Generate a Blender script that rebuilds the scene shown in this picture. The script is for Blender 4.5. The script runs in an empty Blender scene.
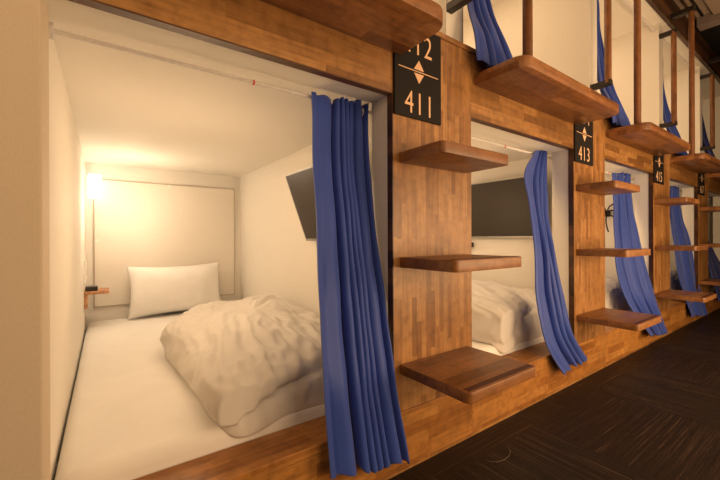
import bpy, bmesh, math, random
from mathutils import Vector, Matrix, noise
random.seed(4)
SC = bpy.context.scene
COL = SC.collection
PI = math.pi

# ------------------------------------------------------------------ camera
F, YAW, CY, ROLL = 355.862, 0.62104, 238.448, 0.00383
CAM = Vector((0.0, -1.05, 0.9224))
cd = bpy.data.cameras.new('camera'); cam = bpy.data.objects.new('camera', cd); COL.objects.link(cam)
cd.sensor_width = 36; cd.lens = F * 36 / 720; cd.shift_y = -(240 - CY) / 720; cd.clip_start = .02
cam.matrix_world = (Matrix.Translation(CAM) @ Matrix.Rotation(-YAW, 4, 'Z') @ Matrix.Rotation(PI / 2, 4, 'X')
                    @ Matrix.Rotation(-ROLL, 4, 'Z'))
SC.camera = cam
SC.view_settings.view_transform = 'Standard'; SC.view_settings.look = 'None'
SC.view_settings.gamma = 1; SC.view_settings.exposure = 0; SC.view_settings.use_curve_mapping = False

def at(px, py, Y):
    """a point of the photograph at depth Y, as a point of the place"""
    a, b = px - 360, py - CY
    cr, sr = math.cos(ROLL), math.sin(ROLL)
    u, v = (cr * a - sr * b) / F, (sr * a + cr * b) / F
    s, c = math.sin(YAW), math.cos(YAW)
    d = Vector((s + c * u, c - s * u, -v))
    return CAM + d * ((Y - CAM.y) / d.y)

# ------------------------------------------------------------------ dimensions (metres)
P = 1.5137                 # pod pitch
XL = 0.911                 # left edge of the first post
W = 0.481                  # post width
ZP = 0.238                 # plinth top
ZB = 1.490                 # underside of beam
ZC = 1.812                 # top of the cap board
ZH, ZT = 3.005, 3.256      # header beam and aisle ceiling
XW = -0.114                # end panel
XI0, XI1 = -0.122, 1.052   # inner walls of the first pod
YB = 2.38                  # back wall
YF = 0.135                 # depth of the white surround
ZI = 1.512                 # pod ceiling

# ------------------------------------------------------------------ materials
def mat_new(name):
    m = bpy.data.materials.new(name); m.use_nodes = True
    nt = m.node_tree; nt.nodes.clear()
    out = nt.nodes.new('ShaderNodeOutputMaterial'); b = nt.nodes.new('ShaderNodeBsdfPrincipled')
    nt.links.new(b.outputs[0], out.inputs[0])
    return m, nt, b
def node(nt, t, **kw):
    n = nt.nodes.new(t)
    for k, v in kw.items(): setattr(n, k, v)
    return n
def math_n(nt, op, a, b=None, c=None):
    n = node(nt, 'ShaderNodeMath', operation=op)
    for i, v in enumerate((a, b, c)):
        if v is None: continue
        if isinstance(v, (int, float)): n.inputs[i].default_value = v
        else: nt.links.new(v, n.inputs[i])
    return n.outputs[0]
def ramp(nt, fac, stops):
    r = node(nt, 'ShaderNodeValToRGB'); e = r.color_ramp.elements
    while len(e) < len(stops): e.new(.5)
    for k, (p, c) in enumerate(stops): e[k].position = p; e[k].color = (*c, 1)
    nt.links.new(fac, r.inputs[0]); return r.outputs[0]
def mixc(nt, mode, fac, a, b):
    n = node(nt, 'ShaderNodeMix', data_type='RGBA', blend_type=mode)
    if isinstance(fac, (int, float)): n.inputs[0].default_value = fac
    else: nt.links.new(fac, n.inputs[0])
    for s, v in ((6, a), (7, b)):
        if isinstance(v, tuple): n.inputs[s].default_value = (*v, 1)
        else: nt.links.new(v, n.inputs[s])
    return n.outputs[2]
def plain(name, col, rough=.6, spec=.3, metal=0, nscale=60, nvar=.06, sheen=0):
    m, nt, b = mat_new(name)
    tc = node(nt, 'ShaderNodeTexCoord'); nz = node(nt, 'ShaderNodeTexNoise'); nz.inputs['Scale'].default_value = nscale
    nz.inputs['Detail'].default_value = 3
    nt.links.new(tc.outputs['Object'], nz.inputs['Vector'])
    d = tuple(c * (1 - nvar) for c in col); l = tuple(min(1, c * (1 + nvar)) for c in col)
    nt.links.new(ramp(nt, nz.outputs['Fac'], [(.3, d), (.7, l)]), b.inputs['Base Color'])
    b.inputs['Roughness'].default_value = rough; b.inputs['Specular IOR Level'].default_value = spec
    b.inputs['Metallic'].default_value = metal
    if sheen: b.inputs['Sheen Weight'].default_value = sheen; b.inputs['Sheen Roughness'].default_value = .4
    return m
def wood(name, along, dark, mid, light, wid=.036, length=.42, rough=.38, contrast=1.0):
    """edge-glued stave board: solid texture, staves of random tone running along one axis"""
    m, nt, b = mat_new(name)
    tc = node(nt, 'ShaderNodeTexCoord'); sp = node(nt, 'ShaderNodeSeparateXYZ')
    nt.links.new(tc.outputs['Object'], sp.inputs[0])
    oi = node(nt, 'ShaderNodeObjectInfo'); rnd = math_n(nt, 'MULTIPLY', oi.outputs['Random'], 91.7)
    ax = {'X': 0, 'Y': 1, 'Z': 2}[along]
    a = sp.outputs[ax]; bb, cc = [sp.outputs[i] for i in range(3) if i != ax]
    ib = math_n(nt, 'FLOOR', math_n(nt, 'MULTIPLY_ADD', bb, 1 / wid, .37))
    ic = math_n(nt, 'FLOOR', math_n(nt, 'MULTIPLY_ADD', cc, 1 / (wid * 1.07), .43))
    row = math_n(nt, 'ADD', math_n(nt, 'MULTIPLY_ADD', ib, 7.131, rnd), math_n(nt, 'MULTIPLY', ic, 13.77))
    w1 = node(nt, 'ShaderNodeTexWhiteNoise', noise_dimensions='1D'); nt.links.new(row, w1.inputs['W'])
    cell = math_n(nt, 'FLOOR', math_n(nt, 'ADD', math_n(nt, 'MULTIPLY', a, 1 / length), math_n(nt, 'MULTIPLY', w1.outputs['Value'], 9.3)))
    cv = node(nt, 'ShaderNodeCombineXYZ'); nt.links.new(row, cv.inputs[0]); nt.links.new(cell, cv.inputs[1])
    w2 = node(nt, 'ShaderNodeTexWhiteNoise', noise_dimensions='2D'); nt.links.new(cv.outputs[0], w2.inputs['Vector'])
    tone = math_n(nt, 'ADD', math_n(nt, 'MULTIPLY', math_n(nt, 'SUBTRACT', w2.outputs['Value'], .5), contrast), .5)
    base = ramp(nt, tone, [(0, dark), (.22, tuple((x + y) / 2 for x, y in zip(dark, mid))), (.5, mid), (1, light)])
    mp = node(nt, 'ShaderNodeMapping'); s = [38.0] * 3; s[ax] = 3.0; mp.inputs['Scale'].default_value = s
    av = node(nt, 'ShaderNodeVectorMath', operation='ADD'); cr = node(nt, 'ShaderNodeCombineXYZ')
    nt.links.new(math_n(nt, 'MULTIPLY', tone, 5), cr.inputs[ax])
    nt.links.new(tc.outputs['Object'], av.inputs[0]); nt.links.new(cr.outputs[0], av.inputs[1])
    nt.links.new(av.outputs[0], mp.inputs['Vector'])
    g = node(nt, 'ShaderNodeTexNoise'); g.inputs['Scale'].default_value = 1.6; g.inputs['Detail'].default_value = 6
    g.inputs['Roughness'].default_value = .65; nt.links.new(mp.outputs[0], g.inputs['Vector'])
    gr = ramp(nt, g.outputs['Fac'], [(.25, (.55, .52, .5)), (.5, (.95, .95, .95)), (.78, (1.18, 1.16, 1.12))])
    big = node(nt, 'ShaderNodeTexNoise'); big.inputs['Scale'].default_value = 5; big.inputs['Detail'].default_value = 2
    nt.links.new(tc.outputs['Object'], big.inputs['Vector'])
    c1 = mixc(nt, 'MULTIPLY', 1.0, base, gr)
    c2 = mixc(nt, 'MULTIPLY', .7, c1, ramp(nt, big.outputs['Fac'], [(.3, (.78, .76, .74)), (.7, (1.1, 1.1, 1.1))]))
    mo = node(nt, 'ShaderNodeTexNoise'); mo.inputs['Scale'].default_value = 26; mo.inputs['Detail'].default_value = 4
    nt.links.new(tc.outputs['Object'], mo.inputs['Vector'])
    c2 = mixc(nt, 'MULTIPLY', .75, c2, ramp(nt, mo.outputs['Fac'], [(.32, (.70, .66, .62)), (.5, (.98, .98, .97)), (.7, (1.14, 1.13, 1.1))]))
    nt.links.new(c2, b.inputs['Base Color'])
    b.inputs['Roughness'].default_value = rough; b.inputs['Specular IOR Level'].default_value = .4
    bp = node(nt, 'ShaderNodeBump'); bp.inputs['Strength'].default_value = .12; bp.inputs['Distance'].default_value = .004
    nt.links.new(g.outputs['Fac'], bp.inputs['Height']); nt.links.new(bp.outputs[0], b.inputs['Normal'])
    return m
def wallpaper(name, col):
    m, nt, b = mat_new(name)
    tc = node(nt, 'ShaderNodeTexCoord'); mp = node(nt, 'ShaderNodeMapping'); mp.inputs['Scale'].default_value = (260, 260, 90)
    nt.links.new(tc.outputs['Object'], mp.inputs['Vector'])
    n1 = node(nt, 'ShaderNodeTexNoise'); n1.inputs['Scale'].default_value = 1; n1.inputs['Detail'].default_value = 2
    nt.links.new(mp.outputs[0], n1.inputs['Vector'])
    nt.links.new(ramp(nt, n1.outputs['Fac'], [(.35, tuple(c * .955 for c in col)), (.65, col)]), b.inputs['Base Color'])
    b.inputs['Roughness'].default_value = .75; b.inputs['Specular IOR Level'].default_value = .2
    bp = node(nt, 'ShaderNodeBump'); bp.inputs['Strength'].default_value = .15; bp.inputs['Distance'].default_value = .001
    nt.links.new(n1.outputs['Fac'], bp.inputs['Height']); nt.links.new(bp.outputs[0], b.inputs['Normal'])
    return m
def carpet(name):
    m, nt, b = mat_new(name)
    tc = node(nt, 'ShaderNodeTexCoord'); sp = node(nt, 'ShaderNodeSeparateXYZ'); nt.links.new(tc.outputs['Object'], sp.inputs[0])
    T = .68
    tx = math_n(nt, 'FLOOR', math_n(nt, 'MULTIPLY_ADD', sp.outputs[0], 1 / T, -1.715 / T + 20))
    ty = math_n(nt, 'FLOOR', math_n(nt, 'MULTIPLY_ADD', sp.outputs[1], 1 / T, .13 / T + 20))
    par = math_n(nt, 'MODULO', math_n(nt, 'ADD', tx, ty), 2.0)
    def streak(sc):
        mp = node(nt, 'ShaderNodeMapping'); mp.inputs['Scale'].default_value = sc
        nt.links.new(tc.outputs['Object'], mp.inputs['Vector'])
        n = node(nt, 'ShaderNodeTexNoise'); n.inputs['Scale'].default_value = 1; n.inputs['Detail'].default_value = 4
        n.inputs['Roughness'].default_value = .7
        nt.links.new(mp.outputs[0], n.inputs['Vector']); return n.outputs['Fac']
    sx, sy = streak((95, 1.6, 1)), streak((1.6, 95, 1))
    mx = node(nt, 'ShaderNodeMix', data_type='FLOAT'); nt.links.new(par, mx.inputs[0]); nt.links.new(sx, mx.inputs[2]); nt.links.new(sy, mx.inputs[3])
    col = ramp(nt, mx.outputs[0], [(.36, (.006, .004, .003)), (.52, (.016, .009, .006)), (.60, (.036, .021, .013)), (.74, (.16, .10, .06))])
    tint = mixc(nt, 'MIX', math_n(nt, 'MULTIPLY', par, .30), col, (.022, .010, .006))
    nt.links.new(tint, b.inputs['Base Color']); b.inputs['Roughness'].default_value = .55; b.inputs['Specular IOR Level'].default_value = .22
    bp = node(nt, 'ShaderNodeBump'); bp.inputs['Strength'].default_value = .5; bp.inputs['Distance'].default_value = .004
    nt.links.new(mx.outputs[0], bp.inputs['Height']); nt.links.new(bp.outputs[0], b.inputs['Normal'])
    return m
def emit(name, col, s):
    m = bpy.data.materials.new(name); m.use_nodes = True; nt = m.node_tree; nt.nodes.clear()
    out = nt.nodes.new('ShaderNodeOutputMaterial'); e = nt.nodes.new('ShaderNodeEmission')
    e.inputs[0].default_value = (*col, 1); e.inputs[1].default_value = s; nt.links.new(e.outputs[0], out.inputs[0]); return m
def fabric(name, col, rough=.8, sheen=.2, wr=0.0, wscale=9):
    m, nt, b = mat_new(name)
    tc = node(nt, 'ShaderNodeTexCoord'); n = node(nt, 'ShaderNodeTexNoise'); n.inputs['Scale'].default_value = wscale
    n.inputs['Detail'].default_value = 5; nt.links.new(tc.outputs['Object'], n.inputs['Vector'])
    nt.links.new(ramp(nt, n.outputs['Fac'], [(.3, tuple(c * .95 for c in col)), (.7, col)]), b.inputs['Base Color'])
    b.inputs['Roughness'].default_value = rough; b.inputs['Specular IOR Level'].default_value = .25
    b.inputs['Sheen Weight'].default_value = sheen
    if wr:
        bp = node(nt, 'ShaderNodeBump'); bp.inputs['Strength'].default_value = wr; bp.inputs['Distance'].default_value = .02
        nt.links.new(n.outputs['Fac'], bp.inputs['Height']); nt.links.new(bp.outputs[0], b.inputs['Normal'])
    return m

D_, M_, L_ = (.13, .052, .015), (.34, .160, .048), (.47, .245, .085)
M = dict(
    post=wood('post_wood', 'Z', (.21, .088, .026), (.355, .168, .054), (.45, .232, .086), wid=.027, length=.24, contrast=.85),
    beam=wood('beam_wood', 'X', D_, M_, L_, wid=.040, length=.36, contrast=.72),
    step=wood('step_wood', 'X', (.17, .068, .022), (.29, .120, .040), (.38, .175, .062), wid=.06, length=.6, rough=.4, contrast=.7),
    plinth=wood('plinth_wood', 'X', (.24, .085, .016), (.41, .175, .040), (.50, .235, .064), wid=.045, length=.3, contrast=.75),
    platform=wood('platform_wood', 'X', (.13, .05, .018), (.29, .118, .040), (.39, .175, .062), wid=.05, length=.55, contrast=.8),
    pole=wood('pole_wood', 'Z', (.15, .055, .018), (.22, .085, .028), (.27, .11, .04), wid=.2, length=3, contrast=.6),
    header=wood('header_wood', 'X', (.04, .016, .007), (.07, .028, .011), (.13, .055, .02), wid=.06, length=.8),
    strip=plain('anti_slip_brown', (.085, .026, .014), .5),
    white=wallpaper('white_wallpaper', (.80, .755, .68)),
    panelwhite=wallpaper('end_panel_wallpaper', (.66, .55, .42)),
    backboard=plain('cream_board', (.78, .72, .63), .6, nvar=.02),
    groove=plain('groove_shadow_gap', (.50, .40, .29), .8),
    carpet=carpet('carpet_tiles'),
    ceil=plain('aisle_ceiling_paint', (.36, .27, .20), .7, nvar=.03),
    bulk=plain('bulkhead_paint', (.22, .17, .15), .6),
    dark=plain('unlit_end_and_dark_seam', (.012, .010, .010), .7),  # lack of light at the aisle's far end put into the colour; also the seam
    blackm=plain('black_metal', (.02, .015, .012), .45, .4),
    sheet=fabric('white_bedsheet', (.86, .83, .79), .85, .15, .10, 7),
    duvet=fabric('white_duvet_cover', (.70, .66, .61), .85, .2, .12, 16),
    pillow=fabric('white_pillowcase', (.87, .84, .80), .85, .2, .08, 12),
    blue=fabric('blue_curtain_cloth', (.028, .064, .35), .5, .2, .03, 30),
    hem=fabric('blue_hem_cloth', (.038, .078, .40), .5, .35),
    blue_shaded=fabric('blue_curtain_cloth_shaded_bay', (.020, .032, .16), .55, .2, .03, 30),  # copy of the blue cloth with the far bay's shade put into the colour
    rod=plain('white_rod', (.70, .66, .64), .4, .4),
    red=plain('red_band', (.65, .03, .02), .4),
    screen=plain('grey_screen', (.042, .034, .027), .35, .2, nvar=.02),
    bezel=plain('dark_bezel', (.03, .026, .024), .35, .5),
    silver=plain('silver_edge', (.35, .33, .31), .3, .5, .6),
    sign=plain('sign_brown_black', (.014, .011, .010), .6, .15),
    ink=plain('sign_peach_print', (.80, .50, .30), .5, nvar=.02),
    shelf=wood('shelf_wood', 'Y', (.52, .25, .12), (.60, .31, .16), (.66, .37, .2), wid=.05, length=.4),
    plastic=plain('black_plastic', (.03, .022, .018), .4),
    switch=plain('white_plastic', (.80, .78, .74), .4),
    knob=plain('cream_knob', (.85, .80, .72), .4),
    thread=plain('dull_thread', (.22, .17, .13), .8),
    lamp=emit('lamp_glow', (1.0, .84, .62), 4.0),
)

# ------------------------------------------------------------------ mesh helpers
class MB:
    def __init__(s): s.b = bmesh.new()
    def box(s, x0, x1, y0, y1, z0, z1, bev=0):
        t = bmesh.new(); bmesh.ops.create_cube(t, size=1)
        bmesh.ops.scale(t, vec=(x1 - x0, y1 - y0, z1 - z0), verts=t.verts)
        bmesh.ops.translate(t, vec=((x0 + x1) / 2, (y0 + y1) / 2, (z0 + z1) / 2), verts=t.verts)
        if bev: bmesh.ops.bevel(t, geom=t.edges[:], offset=bev, segments=3, profile=.5, affect='EDGES')
        s.merge(t); return s
    def merge(s, t, mtx=None):
        if mtx: bmesh.ops.transform(t, matrix=mtx, verts=t.verts)
        me = bpy.data.meshes.new('tmp'); t.to_mesh(me); t.free(); s.b.from_mesh(me); bpy.data.meshes.remove(me)
    def board(s, x0, x1, y0, y1, z0, z1, r=.03, bev=.004):
        """board whose two corners at y0 (the aisle side) are rounded"""
        t = bmesh.new(); pts = [(x1, y1), (x0, y1)]
        for k in range(7):
            a = PI + k / 6 * PI / 2; pts.append((x0 + r + r * math.cos(a), y0 + r + r * math.sin(a)))
        for k in range(7):
            a = 1.5 * PI + k / 6 * PI / 2; pts.append((x1 - r + r * math.cos(a), y0 + r + r * math.sin(a)))
        f = t.faces.new([t.verts.new((x, y, z0)) for x, y in pts])
        e = bmesh.ops.extrude_face_region(t, geom=[f])
        bmesh.ops.translate(t, vec=(0, 0, z1 - z0), verts=[v for v in e['geom'] if isinstance(v, bmesh.types.BMVert)])
        bmesh.ops.recalc_face_normals(t, faces=t.faces)
        if bev:
            ed = [q for q in t.edges if abs(q.verts[0].co.z - q.verts[1].co.z) < 1e-6]
            bmesh.ops.bevel(t, geom=ed, offset=bev, segments=2, profile=.5, affect='EDGES')
        s.merge(t); return s
    def cyl(s, a, b, r, n=20, r2=None):
        a, b = Vector(a), Vector(b); d = b - a
        t = bmesh.new(); bmesh.ops.create_cone(t, cap_ends=True, segments=n, radius1=r, radius2=r if r2 is None else r2, depth=d.length)
        s.merge(t, Matrix.Translation((a + b) / 2) @ d.to_track_quat('Z', 'Y').to_matrix().to_4x4()); return s
    def tube(s, pts, r, n=8):
        for a, b in zip(pts, pts[1:]): s.cyl(a, b, r, n)
        for p in pts[1:-1]:
            t = bmesh.new(); bmesh.ops.create_uvsphere(t, u_segments=n, v_segments=6, radius=r); s.merge(t, Matrix.Translation(p))
        return s
    def torus(s, c, R, r, axis='X', n=20, m=8):
        t = bmesh.new(); g = []
        for i in range(n):
            a = 2 * PI * i / n; row = []
            for j in range(m):
                q = 2 * PI * j / m; rr = R + r * math.cos(q)
                p = (r * math.sin(q), rr * math.cos(a), rr * math.sin(a))
                row.append(t.verts.new(p))
            g.append(row)
        for i in range(n):
            for j in range(m): t.faces.new((g[i][j], g[(i + 1) % n][j], g[(i + 1) % n][(j + 1) % m], g[i][(j + 1) % m]))
        s.merge(t, Matrix.Translation(c)); return s
    def build(s, name, m, parent=None, smooth=False, org=None):
        """link the mesh as one object; org = the thing's base point (the mesh is given in world coordinates)"""
        bmesh.ops.recalc_face_normals(s.b, faces=s.b.faces)
        o0 = Vector(org) if org is not None else Vector((0, 0, 0))
        if org is not None: bmesh.ops.translate(s.b, vec=-o0, verts=s.b.verts)
        me = bpy.data.meshes.new(name); s.b.to_mesh(me); s.b.free()
        if smooth:
            for p in me.polygons: p.use_smooth = True
        me.materials.append(m)
        o = bpy.data.objects.new(name, me); COL.objects.link(o)
        if parent: o.parent = parent
        elif org is not None: o.location = o0
        return o
def tag(o, label, cat, group=None):
    o['label'] = label; o['category'] = cat
    if group: o['group'] = group
    return o
def thing(name, label, cat, loc, group=None):
    o = bpy.data.objects.new(name, None); COL.objects.link(o); o.location = loc; o.empty_display_size = .05
    return tag(o, label, cat, group)
def struct(o, label=None):
    o['kind'] = 'structure'
    if label: o['label'] = label
    return o
def dup(root, dx, label, dz=0, dy=0, mats=None):
    def cp(o, par):
        c = o.copy(); COL.objects.link(c)
        if par: c.parent = par
        for ch in list(o.children): cp(ch, c)
        return c
    r = cp(root, None); r.location = root.location + Vector((dx, dy, dz)); r['label'] = label
    return r
def autosmooth(o, deg=35):
    for p in o.data.polygons: p.use_smooth = True
    o.data.set_sharp_from_angle(angle=math.radians(deg))

# ------------------------------------------------------------------ the setting
struct(MB().box(-2.6, 9.6, -1.95, .0, -.05, 0).box(-2.6, 9.6, 0, YB, -.05, -.001).build('floor', M['carpet']), 'dark brown striped carpet tiles laid in alternating directions')
struct(MB().box(-2.6, 5.15, -1.95, YB + .1, ZT, ZT + .05).build('ceiling', M['ceil']))
struct(MB().box(5.15, 9.6, -1.95, YB + .1, ZT, ZT + .05).build('ceiling', M['dark']))  # unlit stretch past the bulkhead, its darkness given by the colour
struct(MB().box(5.12, 5.26, -1.95, -.062, ZT - .10, ZT).build('beam', M['bulk']), 'bulkhead crossing the aisle ceiling')
struct(MB().box(-2.6, 9.6, -2.05, -1.95, 0, ZT).build('wall_front', M['ceil']))
struct(MB().box(9.6, 9.7, -1.95, YB, 0, ZT).build('wall_right', M['dark']))
struct(MB().box(-2.7, -2.6, -1.95, YB, 0, ZT).build('wall_left', M['ceil']))
struct(MB().box(-2.6, 9.6, YB, YB + .1, 0, ZT).build('wall_back', M['white']))
struct(MB().box(-2.6, XW, 0, YF, 0, ZT, .004).build('wall_end', M['panelwhite']), 'pale textured end panel left of the first sleeping pod')
struct(MB().box(-.34, XI0, YF, YB, 0, ZI).build('wall_pod', M['white']))
struct(MB().box(-.34, XW, YF, YB, ZC, ZT).build('wall_pod', M['white']))
for i, (y0, y1, z0, mm) in enumerate([(-.118, -.100, .012, 'dark'), (-.30, -.19, .035, 'ceil'), (-.52, -.49, .02, 'ceil'), (-.062, -.05, .02, 'header')]):
    struct(MB().box(-2.6, 5.12, y0, y1, ZT - z0, ZT).build('trim_%d' % (i + 1), M[mm]))
NB = 5
for k in range(NB):
    x = k * P
    # partition between lower pods, with the white surround in front of it
    w = MB().box(XI1 + x, XI0 + P + x, YF, YB, 0, ZI)
    struct(w.build('wall_pod', M['white']))
    w = MB().box(XL + x, XL + W + x, .03, YF, ZP - .03, ZB)
    struct(w.build('wall_surround', M['white']))
    # slab between the levels: soffit of the surround, lower pod ceiling, upper pod floor
    struct(MB().box(XI0 + x, XI0 + P + x, .03, YF, ZB, ZC - .03).build('trim_%d' % (20 + k), M['white']))
    struct(MB().box(XI0 + x, XI0 + P + x, YF, YB, ZI, ZC - .03).build('ceiling_pod', M['white']))
    struct(MB().box(XI0 + x, XI1 + x, YF + .02, YB, 0, .10).build('floor_pod', M['backboard']))
    # timber: post, beam, cap, plinth
    struct(MB().box(XL + x, XL + W + x, 0, .03, ZP, ZC - .025).build('pillar', M['post'], org=(XL + x, 0, ZP)),
           'vertical stave wooden post right of pod %d' % (411 + 2 * k))
    struct(MB().box((XL + W - P + x) if k else XW, XL + x, 0, .03, ZB, ZC - .025).build('beam', M['beam'], org=(XL + x, 0, ZB)),
           'wooden beam over pod %d' % (411 + 2 * k))
    x0 = (XL + W - P + x) if k else XW
    struct(MB().box(XL - .004 + x, XL + x, -.001, .03, ZP, ZB - .004).box(x0, XL + x, -.001, .03, ZB - .005, ZB).build('trim_%d' % (30 + k), M['header']), 'dark stained edge around the opening of pod %d' % (411 + 2 * k))
    struct(MB().box(x0, XL + W + x, -.008, .12, ZC - .025, ZC, .004).build('trim_%d' % (10 + k), M['beam'], org=(x0, 0, ZC)))
    pl = MB().box(x0 + .001, XL + W + x, 0, .022, .012, ZP - .034).box(x0 + .001, XL + W + x, -.006, YF + .019, ZP - .034, ZP, .004)
    struct(pl.build('plinth', M['plinth'], org=(x0, 0, 0)), 'low wooden plinth and ledge below pod %d' % (411 + 2 * k))
    struct(MB().box(x0, XL + W + x, -.004, .022, 0, .012).build('baseboard_%d' % (k + 1), M['beam'], org=(x0, 0, 0)))
    # upper level partition and ceiling
    struct(MB().box(1.280 + x, 1.402 + x, .05, YB, ZC, ZH).build('wall_upper', M['white']))
struct(MB().box(XW, 9, .03, YB, ZH - .02, ZH).build('ceiling_upper', M['white']))
struct(MB().box(XW, 9, -.004, .06, ZH, ZT, .003).build('beam', M['header']), 'dark header beam along the top of the upper pods')

# ------------------------------------------------------------------ access panel at the head of the first pod
Yp = YB - .018
ap = thing('access_panel', 'cream square access panel on the back wall behind the pillow in pod 411', 'wall panel', (.45, YB, .40))
o = ap.location
pa = MB().box(-.068, .985, Yp, YB, .405, 1.385)
pa.build('board', M['backboard'], ap, org=o)
g = MB()
for b in ((-.073, -.068, .400, 1.390), (.985, .990, .400, 1.390), (-.073, .990, .400, .405), (-.073, .990, 1.385, 1.390)):
    g.box(b[0], b[1], Yp + .004, YB, b[2], b[3])
g.build('gap', M['groove'], ap, org=o)
for (kx, kz) in ((.445, 1.372), (-.050, .912)):
    t = MB().cyl((kx, Yp, kz), (kx, Yp - .012, kz), .014); kn = t.build('knob', M['knob'], ap, org=o); autosmooth(kn)

# ------------------------------------------------------------------ steps
def make_step(label, x0, x1, dep, zt, th):
    loc = Vector(((x0 + x1) / 2, 0, zt - th))
    s = thing('step', label, 'step', loc, 'wooden steps on the posts')
    b = MB().board(x0, x1, -dep, .003, zt - th, zt, .020, .0022).build('tread', M['step'], s, org=loc); autosmooth(b)
    st = MB().box(x0 + .012, x1 - .012, -dep + .010, -dep + .034, zt - .001, zt + .0015, .0006)
    st.build('anti_slip_strip', M['strip'], s, org=loc)
    st = MB().box(x0 + .012, x1 - .012, -dep + .036, -dep + .0385, zt - .001, zt + .001)
    st.build('groove_line', M['beam'], b, org=loc)
    return s
N = ['411', '413', '415', '417', '419']
names = ['top', 'middle', 'bottom']
protos = [make_step('top wooden step on the post under the sign for 411', .944, 1.352, .222, 1.262, .042),
          make_step('middle wooden step on the post under the sign for 411', .943, 1.352, .277, .848, .041),
          make_step('bottom and widest wooden step on the post under the sign for 411', .944, 1.358, .329, .425, .038)]
for k in range(1, 4):
    for j in range(3):
        dup(protos[j], k * P, '%s wooden step on the post under the sign for %s' % (names[j], N[k]))

# ------------------------------------------------------------------ platforms of the upper pods, poles, grab bars
pl0 = thing('platform', 'dark underside of the wooden entry platform above pod 411, nearest the camera', 'platform', (.42, 0, 1.643), 'upper entry platforms')
o = pl0.location
b = MB().board(-.095, .952, -.25, .003, 1.643, 1.696, .06, .006).build('deck', M['platform'], pl0, org=o); autosmooth(b)
for k in range(1, 5):
    dup(pl0, k * P, 'wooden entry platform overhanging pod %s, left of the sign for %s' % (N[k], N[k]) if k < 4 else
        'farthest wooden entry platform overhanging dark pod 419')
def make_pole(x, label):
    loc = Vector((x, -.190, 1.696))
    p = thing('standing_pole', label, 'pole', loc, 'poles on the platforms')
    q = MB().cyl((x, -.190, 1.696), (x, -.190, 3.045), .021, 24).build('shaft', M['pole'], p, org=loc); autosmooth(q)
    MB().box(x - .026, x + .026, -.216, .0, 3.035, 3.080, .004).build('bracket', M['blackm'], p, org=loc)
    MB().cyl((x, -.190, 1.696), (x, -.190, 1.702), .028, 24).build('foot_plate', M['pole'], p, org=loc)
    return p
pole = make_pole(1.545, 'vertical wooden pole on the platform over pod 413')
for k, dx, dy in ((1, -.065, .022), (2, -.10, .04), (3, -.10, .04)):
    dup(pole, k * P + dx, 'vertical wooden pole on the platform over pod %s' % N[k + 1], dy=dy)
def make_bar(x, label):
    loc = Vector((x, .05, 1.97))
    p = thing('grab_bar', label, 'grab bar', loc, 'grab bars on the white uprights')
    q = MB().cyl((x, -.055, 1.985), (x, -.055, 2.845), .021, 24).build('shaft', M['pole'], p, org=loc); autosmooth(q)
    for z in (1.985, 2.845):
        MB().box(x - .019, x + .019, -.077, .053, z - .019, z + .019, .003).build('bracket', M['blackm'], p, org=loc)
    return p
bar = make_bar(1.300, 'wooden grab bar with dark brackets above the sign for 411')
for k in range(1, 4):
    dup(bar, k * P, 'wooden grab bar with dark brackets above the sign for %s' % N[k])

# ------------------------------------------------------------------ signs
def text_mesh(body, size, cx, cz, y, sx=.80):
    cu = bpy.data.curves.new('t', 'FONT'); cu.body = body; cu.size = size; cu.align_x = 'CENTER'; cu.align_y = 'CENTER'
    cu.extrude = .0006; cu.space_character = 1.12; cu.resolution_u = 6; cu.offset = -.0006
    ob = bpy.data.objects.new('t', cu); COL.objects.link(ob)
    dg = bpy.context.evaluated_depsgraph_get(); me = bpy.data.meshes.new_from_object(ob.evaluated_get(dg))
    bpy.data.objects.remove(ob); bpy.data.curves.remove(cu)
    bm = bmesh.new(); bm.from_mesh(me); bpy.data.meshes.remove(me)
    xs = [v.co.x for v in bm.verts]; ys = [v.co.y for v in bm.verts]
    mx, my = (min(xs) + max(xs)) / 2, (min(ys) + max(ys)) / 2
    bmesh.ops.translate(bm, vec=(-mx, -my, 0), verts=bm.verts)
    bmesh.ops.transform(bm, matrix=Matrix.Translation((cx, y, cz)) @ Matrix.Rotation(PI / 2, 4, 'X') @ Matrix.Diagonal((sx, 1, 1, 1)), verts=bm.verts)
    return bm
def tri(cx, cz, wd, ht, y):
    t = bmesh.new()
    vs = [(cx - wd / 2, y, cz), (cx + wd / 2, y, cz), (cx, y, cz + ht)]
    f = t.faces.new([t.verts.new(v) for v in vs]); e = bmesh.ops.extrude_face_region(t, geom=[f])
    bmesh.ops.translate(t, vec=(0, .001, 0), verts=[v for v in e['geom'] if isinstance(v, bmesh.types.BMVert)]); return t
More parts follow.
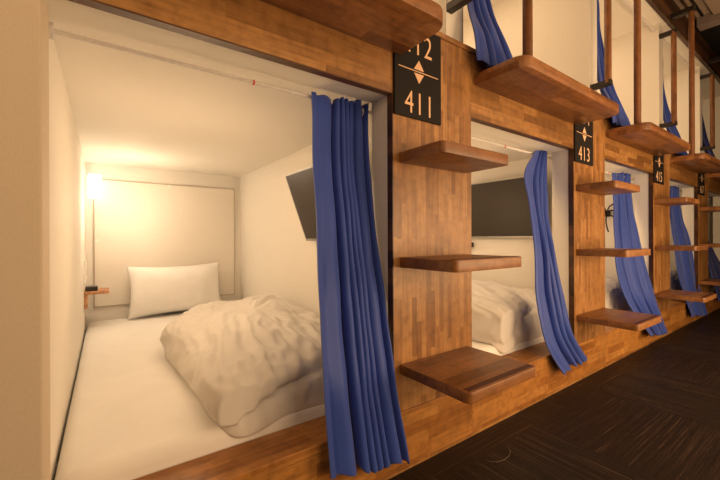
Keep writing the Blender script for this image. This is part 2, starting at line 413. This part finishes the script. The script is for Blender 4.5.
for k in range(4):
    x = k * P; lo, up = N[k], str(int(N[k]) + 1)
    loc = Vector((1.043 + x, 0, 1.41))
    s = thing('number_sign', 'dark sign reading %s below and %s above on a wooden post' % (lo, up), 'sign', loc, 'pod number signs')
    MB().box(.912 + x, 1.176 + x, -.010, 0, 1.408, ZC - .026, .0015).build('plate', M['sign'], s, org=loc)
    yy = -.0108
    for nm, body, cz in (('lower_number', lo, 1.470), ('upper_number', up, 1.712)):
        tm = text_mesh(body, .129, 1.036 + x, cz, yy); left = set(tm.verts)
        while left:                                        # every digit a part of its own
            isl, todo = set(), [left.pop()]
            while todo:
                v = todo.pop(); isl.add(v)
                for e in v.link_edges:
                    q = e.other_vert(v)
                    if q in left: left.discard(q); todo.append(q)
            m = MB(); mp = {v: m.b.verts.new(v.co) for v in isl}
            for f in {f for v in isl for f in v.link_faces}: m.b.faces.new([mp[v] for v in f.verts])
            m.build('digit', M['ink'], s, org=loc)
        tm.free()
    MB().box(.932 + x, 1.155 + x, -.0112, -.0098, 1.5980, 1.6015).build('divider_line', M['ink'], s, org=loc)
    m = MB(); m.merge(tri(1.043 + x, 1.607, .056, .040, -.0112)); m.build('up_arrow', M['ink'], s, org=loc)
    m = MB(); m.merge(tri(1.043 + x, 1.592, .056, -.040, -.0112)); m.build('down_arrow', M['ink'], s, org=loc)

# ------------------------------------------------------------------ bedding
def make_mattress(label):
    loc = Vector(((XI0 + XI1) / 2, 1.2, .10))
    t = bmesh.new(); bmesh.ops.create_cube(t, size=1)
    x0, x1, y0, y1, z0, z1 = XI0 + .006, XI1 - .004, YF + .022, YB - .02, .10, .300
    bmesh.ops.scale(t, vec=(x1 - x0, y1 - y0, z1 - z0), verts=t.verts); bmesh.ops.translate(t, vec=((x0 + x1) / 2, (y0 + y1) / 2, (z0 + z1) / 2), verts=t.verts)
    bmesh.ops.bevel(t, geom=t.edges[:], offset=.04, segments=5, profile=.5, affect='EDGES')
    top = [f for f in t.faces if f.normal.z > .9 and f.calc_area() > .5]
    bmesh.ops.subdivide_edges(t, edges=list({e for f in top for e in f.edges}), cuts=40, use_grid_fill=True)
    for v in t.verts:
        if v.co.z > .285:
            e = min(1, (min(v.co.x - x0, x1 - v.co.x) - .03) / .1, (min(v.co.y - y0, y1 - v.co.y) - .03) / .1)
            if e > 0:
                v.co.z += e * (.004 * noise.noise((v.co.x * 3, v.co.y * 2.2, 1.3)) + .0025 * noise.noise((v.co.x * 9 + v.co.y * 5, v.co.y * 4, 7)))
    bmesh.ops.translate(t, vec=-loc, verts=t.verts)
    m = MB(); m.merge(t); o = m.build('mattress', M['sheet'], smooth=True); o.location = loc
    return tag(o, label, 'mattress', 'pod mattresses')
mt = make_mattress('mattress under a white fitted sheet in pod 411')
for k in range(1, 5): dup(mt, k * P, 'mattress under a white sheet in pod %s' % N[k])

def spline(pts, n):
    out = []; L = len(pts)
    for i in range(L):
        p0, p1, p2, p3 = [Vector(pts[(i + q) % L]) for q in (-1, 0, 1, 2)]
        for j in range(n):
            t = j / n; out.append(.5 * ((2 * p1) + (p2 - p0) * t + (2 * p0 - 5 * p1 + 4 * p2 - p3) * t * t + (3 * p1 - p0 - 3 * p2 + p3) * t ** 3))
    return out
def make_duvet(label, seed=0, box=2.7):
    ol = [(.312, .150), (.280, .46), (.262, .80), (.245, 1.06), (.285, 1.29), (.42, 1.46), (.66, 1.53), (.88, 1.50), (.985, 1.33), (1.0, .90), (1.0, .45), (.99, .16), (.83, .146), (.56, .146)]
    ring = spline(ol, 20); cen = Vector((.64, .82)); z0 = .302
    t = bmesh.new(); n = len(ring); R = 72; rows = []
    for r in range(1, R + 1):
        ph = r / R * PI * .88; ex = 2 / box
        rho = abs(math.sin(ph)) ** ex if ph < PI / 2 else 1 - .06 * (ph / (PI * .88) - .57); cz = math.copysign(abs(math.cos(ph)) ** ex, math.cos(ph))
        row = []
        for q in ring:
            xy = cen + (q - cen) * rho
            H = .200 + .035 * math.sin((xy.y - .2) * 1.9) + .07 * max(0, xy.x - .5)
            ze = .075
            if cz >= 0: z = ze + (H - ze) * cz
            else: z = ze + ze * cz * 1.0
            a = Vector((xy.x, xy.y, 0))
            top = max(0, cz)
            p = Vector((xy.x, xy.y, z0 + z))
            row.append(t.verts.new(p))
        rows.append(row)
    c = t.verts.new(sum((v.co for v in rows[0]), Vector()) / n)
    for i in range(n): t.faces.new((c, rows[0][i], rows[0][(i + 1) % n]))
    for a, b in zip(rows, rows[1:]):
        for i in range(n): t.faces.new((a[i], b[i], b[(i + 1) % n], a[(i + 1) % n]))
    t.faces.new(rows[-1])
    bmesh.ops.recalc_face_normals(t, faces=t.faces); t.normal_update()
    disp = []
    for v in t.verts:
        x, y, z = v.co; w_ = min(1, max(0, (z - z0 - .012) / .05))
        qx, qy = (1.02 - x) / .74, (y - .12) / 1.36
        ra, th = math.hypot(qx, qy), math.atan2(qy, qx)
        ra += .05 * noise.noise((x * 5, y * 4, seed))
        d = .030 * noise.noise((x * 4.2 + seed, y * 2.6, z * 4))
        d -= .034 * (abs(noise.noise((ra * 8 + seed, th * 1.7, z * 5))) - .2)
        d -= .030 * (abs(noise.noise((ra * 19, th * 3.6 + seed, z * 9))) - .2)
        d -= .013 * (abs(noise.noise((x * 24 + seed, y * 14, z * 14))) - .2)
        fr = max(0, 1 - (y - .14) / .30)
        zc = .030 + .30 * (x - .36) - .10 * max(0, x - .62)
        d -= .030 * fr * math.exp(-((z - z0 - zc) / .016) ** 2) - .016 * fr * math.exp(-((z - z0 - zc - .055) / .04) ** 2)
        disp.append(v.normal * d * w_)
    for v, d in zip(t.verts, disp):
        p = v.co + d
        p.x = min(p.x, XI1 - .004); p.y = max(p.y, .137); p.z = max(p.z, z0 + .001)
        dr = max(0, 1 - (p.y - .137) / .05) * max(0, 1 - (p.z - z0) / .09)   # the front end hangs over the mattress edge
        p.z -= dr * .058
        v.co = p
    loc = Vector((cen.x, cen.y, z0)); bmesh.ops.translate(t, vec=-loc, verts=t.verts)
    m = MB(); m.merge(t); o = m.build('duvet', M['duvet'], smooth=True); o.location = loc
    return tag(o, label, 'duvet', 'white duvets')
dv = make_duvet('crumpled white duvet folded on the bed of pod 411')
for k in range(1, 4):
    d = make_duvet('folded white duvet seen through the opening of pod %s' % N[k], seed=3.7 * k, box=4.6) if k == 1 else dup(dv2, (k - 1) * P, 'folded white duvet just visible in pod %s' % N[k])
    if k == 1: d.location.x += P; d.scale.z = 1.18; dv2 = d

# pillow leaning on the back wall
t = bmesh.new(); nu, nv = 44, 30; W2, H2 = .352, .205
grid = {}
for sgn in (1, -1):
    for i in range(nu + 1):
        for j in range(nv + 1):
            u, v = -1 + 2 * i / nu, -1 + 2 * j / nv
            edge = i in (0, nu) or j in (0, nv)
            if edge and sgn == -1: grid[(sgn, i, j)] = grid[(1, i, j)]; continue
            th = .105 * (max(0, 1 - abs(u) ** 2.6) ** .55) * (max(0, 1 - abs(v) ** 2.4) ** .55)
            pinch = 1 - .10 * (1 - abs(u) ** 2) * abs(v) ** 3
            pin2 = 1 - .07 * (1 - abs(v) ** 2) * abs(u) ** 3
            x, z = W2 * u * pin2, H2 * v * pinch
            wr = noise.noise((x * 9, z * 9, 3)) * .008 + max(0, abs(u) - .6) * .02 * math.sin(v * 9 + u * 3) * (1 - abs(u))
            y = -sgn * th + (wr if not edge else 0) * -1
            grid[(sgn, i, j)] = t.verts.new((x, y, z))
for sgn in (1, -1):
    for i in range(nu):
        for j in range(nv):
            f = [grid[(sgn, i, j)], grid[(sgn, i + 1, j)], grid[(sgn, i + 1, j + 1)], grid[(sgn, i, j + 1)]]
            t.faces.new(f if sgn == 1 else f[::-1])
ploc = Vector((.485, 2.205, .301))
m = MB(); m.merge(t, Matrix.Rotation(-.16, 4, 'X') @ Matrix.Translation((0, 0, .213)) @ Matrix.Rotation(-.012, 4, 'Y'))
pw = m.build('pillow', M['pillow'], smooth=True); pw.location = ploc
tag(pw, 'plump white pillow leaning on the back wall of pod 411', 'pillow')

# ------------------------------------------------------------------ lamp, shelf, controller, switch plates in the first pod
lm = thing('wall_lamp', 'glowing white lamp on the left wall of pod 411', 'lamp', (XI0, 2.27, 1.32))
o = lm.location
MB().box(XI0, XI0 + .02, 2.22, 2.32, 1.25, 1.38, .004).build('wall_plate', M['switch'], lm, org=o)
sh = MB().box(XI0 + .02, XI0 + .100, 2.215, 2.325, 1.235, 1.405, .008).build('lamp_shade', M['lamp'], lm, org=o)
sf = thing('bedside_shelf', 'small wooden shelf beside the pillow in pod 411', 'shelf', (XI0, 2.14, .44))
o = sf.location
MB().box(XI0, .022, 2.05, 2.24, .538, .560, .003).build('shelf_board', M['shelf'], sf, org=o)
MB().box(XI0, XI0 + .02, 2.06, 2.23, .440, .538, .003).build('wall_bracket', M['shelf'], sf, org=o)
ct = thing('bedside_controller', 'black controller lying on the small wooden shelf', 'controller', (-.075, 2.10, .560))
o = ct.location
MB().box(-.115, -.045, 2.06, 2.135, .560, .592, .006).build('case', M['plastic'], ct, org=o)
MB().box(-.105, -.055, 2.075, 2.120, .592, .596, .001).build('button_panel', M['silver'], ct, org=o)
for i, (z0, z1, lab) in enumerate(((.70, .775, 'upper white switch plate above the small shelf'), (.615, .68, 'lower white socket plate above the small shelf'))):
    sp_ = thing('switch_plate', lab, 'switch', (XI0, 2.12, z0))
    MB().box(XI0, XI0 + .008, 2.075, 2.165, z0, z1, .002).build('plate', M['switch'], sp_, org=sp_.location)
    MB().box(XI0 + .008, XI0 + .013, 2.10, 2.14, z0 + .02, z1 - .02, .001).build('rocker', M['knob'], sp_, org=sp_.location)

# ------------------------------------------------------------------ televisions on tilting arms
def make_tv(label, tl=.345, cx=.945, hh=.206, cz=1.105, cy=.57, box=False):
    loc = Vector((XI1, .57, 1.10))
    tv = thing('television', label, 'television', loc, 'pod televisions')
    # local frame: X = out of the wall (towards -X world), leaning forwards at the top
    mt_ = Matrix.Translation((cx, cy, cz)) @ Matrix.Rotation(-tl, 4, 'Y')
    hw = .355
    def put(name, bx, m, bev=.002):
        a = MB(); b = MB().box(*bx, bev); a.merge(b.b, mt_); a.build(name, m, tv, org=loc)
    put('back_shell', (-.004, .026, -hw, hw, -hh, hh), M['bezel'], .004)
    put('screen', (-.007, -.003, -hw + .008, hw - .008, -hh + .018, hh - .008), M['screen'], .0005)
    put('lower_bezel', (-.009, .0, -hw, hw, -hh, -hh + .014), M['silver'])
    a = MB()
    for bx in ((-.009, 0, -hw, hw, hh - .006, hh), (-.009, 0, -hw, -hw + .006, -hh, hh), (-.009, 0, hw - .006, hw, -hh, hh)):
        b = MB().box(*bx, .001); a.merge(b.b, mt_)
    a.build('bezel', M['silver'], tv, org=loc)
    MB().box(XI1 - .012, XI1, .50, .64, 1.02, 1.20, .002).build('wall_plate', M['blackm'], tv, org=loc)
    MB().box(cx + .02, XI1 - .01, .545, .595, 1.07, 1.15, .004).build('arm', M['blackm'], tv, org=loc)
    if box: MB().box(.965, XI1, .86, .93, .845, .885, .004).build('socket_box', M['blackm'], tv, org=loc)
    return tv
tv = make_tv('tilted flat television on the right wall of pod 411, half behind the curtain')
tv2 = make_tv('flat television on the wall of pod 413', .14, .985, .225, 1.145, .57, True); tv2.location.x += P

# black bundle of cables on the wall of pod 415
xw = XI1 + 2 * P
cb = thing('cable_bundle', 'black cable bundle hanging on the wall of pod 415', 'cables', (xw, .40, 1.15))
o = cb.location
MB().box(xw - .016, xw, .375, .425, 1.13, 1.19, .003).build('wall_socket', M['plastic'], cb, org=o)
rr = random.Random(7)
for i in range(8):
    a = (-1.5, -1.1, -.75, -.3, .1, .55, 1.0, 1.4)[i]; ln = .15 + .06 * rr.random()
    sgn = 1 if i % 3 else -.9
    pts = [Vector((xw - .016 - .07 * math.sin(q / 7 * 2.4), .40 + ln * .62 * q / 7 * math.sin(a), 1.16 + sgn * ln * q / 7 * math.cos(a) - .05 * (q / 7) ** 2)) for q in range(8)]
    MB().tube(pts, .0065, 8).build('cable', M['plastic'], cb, org=o)
# ------------------------------------------------------------------ curtain rods
def make_rod(label):
    loc = Vector((.4, .170, 1.466))
    r = thing('curtain_rod', label, 'curtain rod', loc, 'white tension rods')
    a = MB().cyl((XI0 + .012, .170, 1.466), (.42, .170, 1.466), .0062, 16).build('thin_tube', M['rod'], r, org=loc); autosmooth(a)
    a = MB().cyl((.42, .170, 1.466), (XI1 - .012, .170, 1.466), .0078, 16).build('thick_tube', M['rod'], r, org=loc); autosmooth(a)
    for x0, x1 in ((XI0, XI0 + .014), (XI1 - .014, XI1)):
        a = MB().cyl((x0, .170, 1.466), (x1, .170, 1.466), .021, 20).build('end_cap', M['rod'], r, org=loc); autosmooth(a)
    a = MB().cyl((.418, .170, 1.466), (.423, .170, 1.466), .0086, 16).build('red_band', M['red'], r, org=loc); autosmooth(a)
    return r
rod = make_rod('white tension rod with a red band across the top of pod 411')
for k in range(1, 5): dup(rod, k * P, 'white tension rod across the top of pod %s' % N[k])

# ------------------------------------------------------------------ curtains
def catmull(vals, t):
    n = len(vals) - 1; f = min(max(t, 0), 1) * n; i = min(int(f), n - 1); u = f - i
    p1, p2 = vals[i], vals[i + 1]; p0 = vals[max(i - 1, 0)]; p3 = vals[min(i + 2, n)]
    return .5 * ((2 * p1) + (p2 - p0) * u + (2 * p0 - 5 * p1 + 4 * p2 - p3) * u * u + (3 * p1 - p0 - 3 * p2 + p3) * u ** 3)
def make_curtain(label, rows, folds, amp, base, mat='blue', group='blue curtains', ns=150, nt_=90, ruffle=.02, seed=0, hemm=True, rings=None, fw=None):
    """rows: left and right edge points from top to bottom; folds: how many pleats; fw: widths of the pleats"""
    Ls = [Vector(r[0]) for r in rows]; Rs = [Vector(r[1]) for r in rows]
    fw = fw or [1 + .5 * math.sin(3.1 * i + seed) for i in range(folds)]
    tot = sum(fw); cum = [0]
    for q in fw: cum.append(cum[-1] + q / tot)
    def fold(s):
        for i in range(len(fw)):
            if s <= cum[i + 1] + 1e-9:
                u = (s - cum[i]) / (cum[i + 1] - cum[i]); return i, u
        return len(fw) - 1, 1
    loc = Vector(base); t = bmesh.new(); g = []
    for j in range(nt_ + 1):
        tt = j / nt_; l, r = catmull(Ls, tt), catmull(Rs, tt); row = []
        d = r - l; wdt = d.length; dn = d.normalized(); nrm = Vector((dn.y, -dn.x, 0)).normalized()
        if nrm.y > 0: nrm = -nrm
        am = (amp[0] + (amp[1] - amp[0]) * tt)
        for i in range(ns + 1):
            s = i / ns; fi, u = fold(s)
            wav = 1 - abs(2 * u - 1) ** 2.0                # round ridges, sharp valleys
            if fi == 0 and u < .5: wav = 1
            if fi == len(fw) - 1 and u > .5: wav = max(wav, .6)
            k = .75 + .5 * noise.noise((fi * 1.7 + seed, tt * 1.6, .4))
            sh = math.sin(2 * PI * u) * am * .10 * min(1, 7 * s, 7 * (1 - s))
            p = l + d * s + nrm * (am * (wav - .85) * k) + dn * (-sh * (.6 + .4 * tt))
            p += nrm * (.008 * noise.noise((s * 6 + seed, tt * 7, 2)))
            if tt < .06: p.z += ruffle * (1 - tt / .06) * (.30 + .35 * noise.noise((s * 7, seed, 9)) + .55 * (wav ** .6 - .6))
            if tt > .9: p.z += (tt - .9) / .1 * .009 * math.sin(2 * PI * u + fi)
            row.append(t.verts.new(p))
        g.append(row)
    for a, b in zip(g, g[1:]):
        for i in range(ns): t.faces.new((a[i], a[i + 1], b[i + 1], b[i]))
    edge = [a[0].co.copy() for a in g]; bot = [v.co.copy() for v in g[-1]]
    c = thing('curtain', label, 'curtain', loc, group)
    m = MB(); m.merge(t); o = m.build('cloth', M[mat], c, smooth=True, org=loc)
    so = o.modifiers.new('thickness', 'SOLIDIFY'); so.thickness = .003; so.offset = 0
    if hemm:
        m = MB(); h = bmesh.new(); pr_ = None
        for a in g: pass
        for q in edge:
            w_ = [h.verts.new(q + Vector((dx, dy, 0))) for dx, dy in ((-.004, -.004), (.012, -.007), (.012, .003), (-.004, .003))]
            if pr_:
                for e in range(4): h.faces.new((pr_[e], pr_[(e + 1) % 4], w_[(e + 1) % 4], w_[e]))
            pr_ = w_
        m.merge(h); m.build('hem', M['hem'], c, smooth=False, org=loc)
    if rings:
        for x, y, z in rings:
            rg = MB().torus((x, y, z), .017, .0025).build('ring', M['rod'], c, org=loc); autosmooth(rg)
    return c
def rows_px(lst): return [(at(a, y1, Y1), at(b, y2, Y2)) for a, y1, Y1, b, y2, Y2 in lst]
make_curtain('large blue curtain gathered at the right side of pod 411', rows_px([
    (312, 98, .155, 369, 107, .155), (313, 152, .13, 370, 165, .135), (316, 215, .09, 376, 224, .10), (318.5, 280, .05, 384, 285, .055),
    (321, 340, .01, 392, 342, -.005), (325, 402, -.035, 400, 402, -.05), (331, 477, -.05, 411, 462, -.06)]),
    7, (.065, .085), (.80, -.03, .08), ruffle=.034, seed=1.3, fw=[3.4, 1.0, .8, .7, .8, 1.9, .9], ns=220, nt_=110,
    rings=[(XL - .030 + .016 * i, .17, 1.456) for i in range(2)])
make_curtain('twisted blue curtain hanging over the ledge at the right side of pod 413', rows_px([
    (535, 152, .155, 548, 151, .16), (524.5, 172, .13, 548.5, 190, .14), (529, 205, .10, 549.5, 222, .10), (534.5, 250, .05, 557, 258, .02), (535.5, 295, .02, 566, 300, -.02),
    (545, 342, -.025, 575, 335, -.045), (563, 374, -.05, 588, 358, -.055)]),
    4, (.05, .05), (2.33, -.03, .13), ruffle=.014, seed=4.1, fw=[1.8, .8, .7, 1.0], ns=120)
make_curtain('blue curtain behind the steps at pod 415', rows_px([
    (612.5, 174, .155, 632, 174, .16), (613, 200, .13, 634, 205, .135), (614, 240, .08, 641, 240, .08), (617, 275, .05, 649, 270, .03), (629, 306, .0, 658, 302, -.035),
    (650, 336, -.05, 669, 333, -.055)]),
    5, (.05, .06), (3.8, -.03, .08), ruffle=.02, seed=7.7, ns=120)
make_curtain('dark blue curtain slanting across the opening of pod 417', rows_px([
    (670, 187, .155, 679, 187, .16), (670.5, 215, .13, 682, 215, .125), (673, 245, .08, 692, 245, .06), (680, 285, .03, 700, 285, .0), (691, 317, -.045, 708, 314, -.05)]),
    4, (.05, .06), (5.4, -.03, .06), ruffle=.02, seed=2.2, ns=100)
X4 = 4 * P
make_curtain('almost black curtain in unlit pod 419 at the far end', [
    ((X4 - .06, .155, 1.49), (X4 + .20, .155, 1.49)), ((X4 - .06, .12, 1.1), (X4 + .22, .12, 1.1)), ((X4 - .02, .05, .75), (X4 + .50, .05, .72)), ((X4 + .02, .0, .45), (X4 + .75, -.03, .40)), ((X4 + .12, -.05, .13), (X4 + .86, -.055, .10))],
    5, (.03, .03), (X4 + .5, -.03, .1), 'blue_shaded', ruffle=.02, seed=5.2, ns=90)
# curtains of the upper row
def upper_curtain(x, label, flare=.26, mat='blue', seed=0, back=.0):
    return make_curtain(label, [
        ((x, .085, 2.93), (x + .09, .085, 2.93)), ((x, .085, 2.70), (x + .10, .08, 2.70)), ((x - .002, .075, 2.40), (x + .13, .07, 2.40)), ((x - .01, .04, 2.08), (x + .19, .02, 2.08)),
        ((x - .04, -.03, 1.86), (x + .245, -.03, 1.89)), ((x - .05, -.055, 1.72), (x + flare + .04, -.055, 1.75))],
        4, (.03, .06), (x + .1, -.03, 1.70), mat, 'upper blue curtains', ns=110, seed=seed)
upper_curtain(1.412, 'blue curtain with flared hem above the middle of the picture, over pod 413', .26, seed=1)
upper_curtain(1.412 + P, 'narrow blue curtain behind the grab bar over pod 415', .30, seed=2)
upper_curtain(1.412 + 2 * P, 'blue upper curtain over pod 417', .30, seed=3)
upper_curtain(1.412 + 3 * P, 'dark upper curtain at the far end over pod 419', .30, 'blue_shaded', seed=4)
# rods of the upper curtains
def make_upper_rod(label):
    loc = Vector((2.1, .085, 2.92))
    r = thing('curtain_rod', label, 'curtain rod', loc, 'upper curtain rods')
    a = MB().cyl((1.402, .085, 2.92), (1.28 + P, .085, 2.92), .009, 14).build('tube', M['rod'], r, org=loc); autosmooth(a)
    for x0, x1 in ((1.402, 1.416), (1.28 + P - .014, 1.28 + P)):
        a = MB().cyl((x0, .085, 2.92), (x1, .085, 2.92), .02, 18).build('end_cap', M['rod'], r, org=loc); autosmooth(a)
    return r
ur = make_upper_rod('upper curtain rod over pod 413')
for k in range(1, 3): dup(ur, k * P, 'upper curtain rod over pod %s' % N[k + 1])

# thread on the carpet
def atz(px, py, Z):
    d = at(px, py, 0) - CAM
    return CAM + d * ((Z - CAM.z) / d.z)
th_ = [(485, 459), (490, 461.5), (497, 462), (504, 460), (509, 456), (510.5, 451), (508, 447)]
p0 = atz(497, 460, .002)
th = MB().tube([atz(a, b, .002) for a, b in th_], .0007, 6).build('thread', M['thread'], org=p0)
tag(th, 'thin pale thread lying curled on the dark carpet', 'thread')

PART_LABELS = dict(bracket='dark metal bracket', anti_slip_strip='reddish brown anti-slip strip', red_band='red band on the rod',
                   digit='peach printed digit', up_arrow='peach triangle pointing up', down_arrow='peach triangle pointing down', lamp_shade='glowing white shade',
                   screen='dark grey screen', hem='stitched side hem')
for o in list(bpy.data.objects):
    if o.parent and o.name.split('.')[0] in PART_LABELS: o['label'] = PART_LABELS[o.name.split('.')[0]]
    if 'label' in o and 'pod 419' in o['label']:
        o['label'] = o['label'].replace('unlit pod 419', 'the last unlit pod').replace('dark pod 419', 'the last dark pod').replace('pod 419', 'the last dark pod')

# ------------------------------------------------------------------ lights
def light(name, kind, loc, energy, col, size=.1, rot=None, **kw):
    l = bpy.data.lights.new(name, kind); l.energy = energy; l.color = col
    if kind == 'AREA': l.size = size
    else: l.shadow_soft_size = size
    for a, v in kw.items(): setattr(l, a, v)
    o = bpy.data.objects.new(name, l); COL.objects.link(o); o.location = loc
    if rot: o.rotation_euler = rot
    return o
WARM = (1.0, .68, .395)
AISLE = (1.0, .67, .37)
LAMP = (1.0, .78, .55)
for k in range(4):
    light('pod_lamp', 'POINT', (.14 + k * P, 1.95, 1.16), 7.2 if k < 3 else 3, LAMP, .10)
    light('pod_ceiling_fill', 'AREA', (.46 + k * P, .95, ZI - .01), 2.2 if k < 3 else 1, WARM, .7, shape='RECTANGLE', size_y=1.3)  # added unseen fill under the pod ceiling, evens out the light
    light('pod_mid_fill', 'POINT', (.36 + k * P, .75, 1.0), 5.6 if k < 3 else 2.5, WARM, .25)  # added soft fill floating mid-pod, brightens the front ceiling and reveal
for k in range(-1, 4):
    light('upper_pod_lamp', 'POINT', (1.402 + .15 + k * P, 2.05, 2.75), 4.5 if k < 3 else 1.2, WARM, .09)
    light('upper_pod_ceiling_fill', 'AREA', (1.402 + .7 + k * P, 1.0, ZH - .03), 9.5 if k < 3 else 2, WARM, .7, shape='RECTANGLE', size_y=1.3)  # same added fill for the upper pods, no fitting there
# the lit openings of the facing row of pods, on the other side of the aisle
for z, row in ((.85, ((1.1, 12), (2.4, 38), (3.7, 32), (4.9, 4))), (2.2, ((-1.0, 21), (1.1, 6), (2.6, 10), (4.1, 6)))):
    for x, e in row:
        light('facing_pod_glow', 'AREA', (x, -1.93, z), e, AISLE, 1.0, (PI / 2, 0, 0), shape='RECTANGLE', size_y=1.1)
light('downlight', 'SPOT', (2.9, -1.2, ZT - .03), 14, AISLE, .06, (.0, 0, 0), spot_size=2.4, spot_blend=.6)
w = bpy.data.worlds.new('world'); SC.world = w; w.use_nodes = True
w.node_tree.nodes['Background'].inputs[0].default_value = (.02, .015, .01, 1)
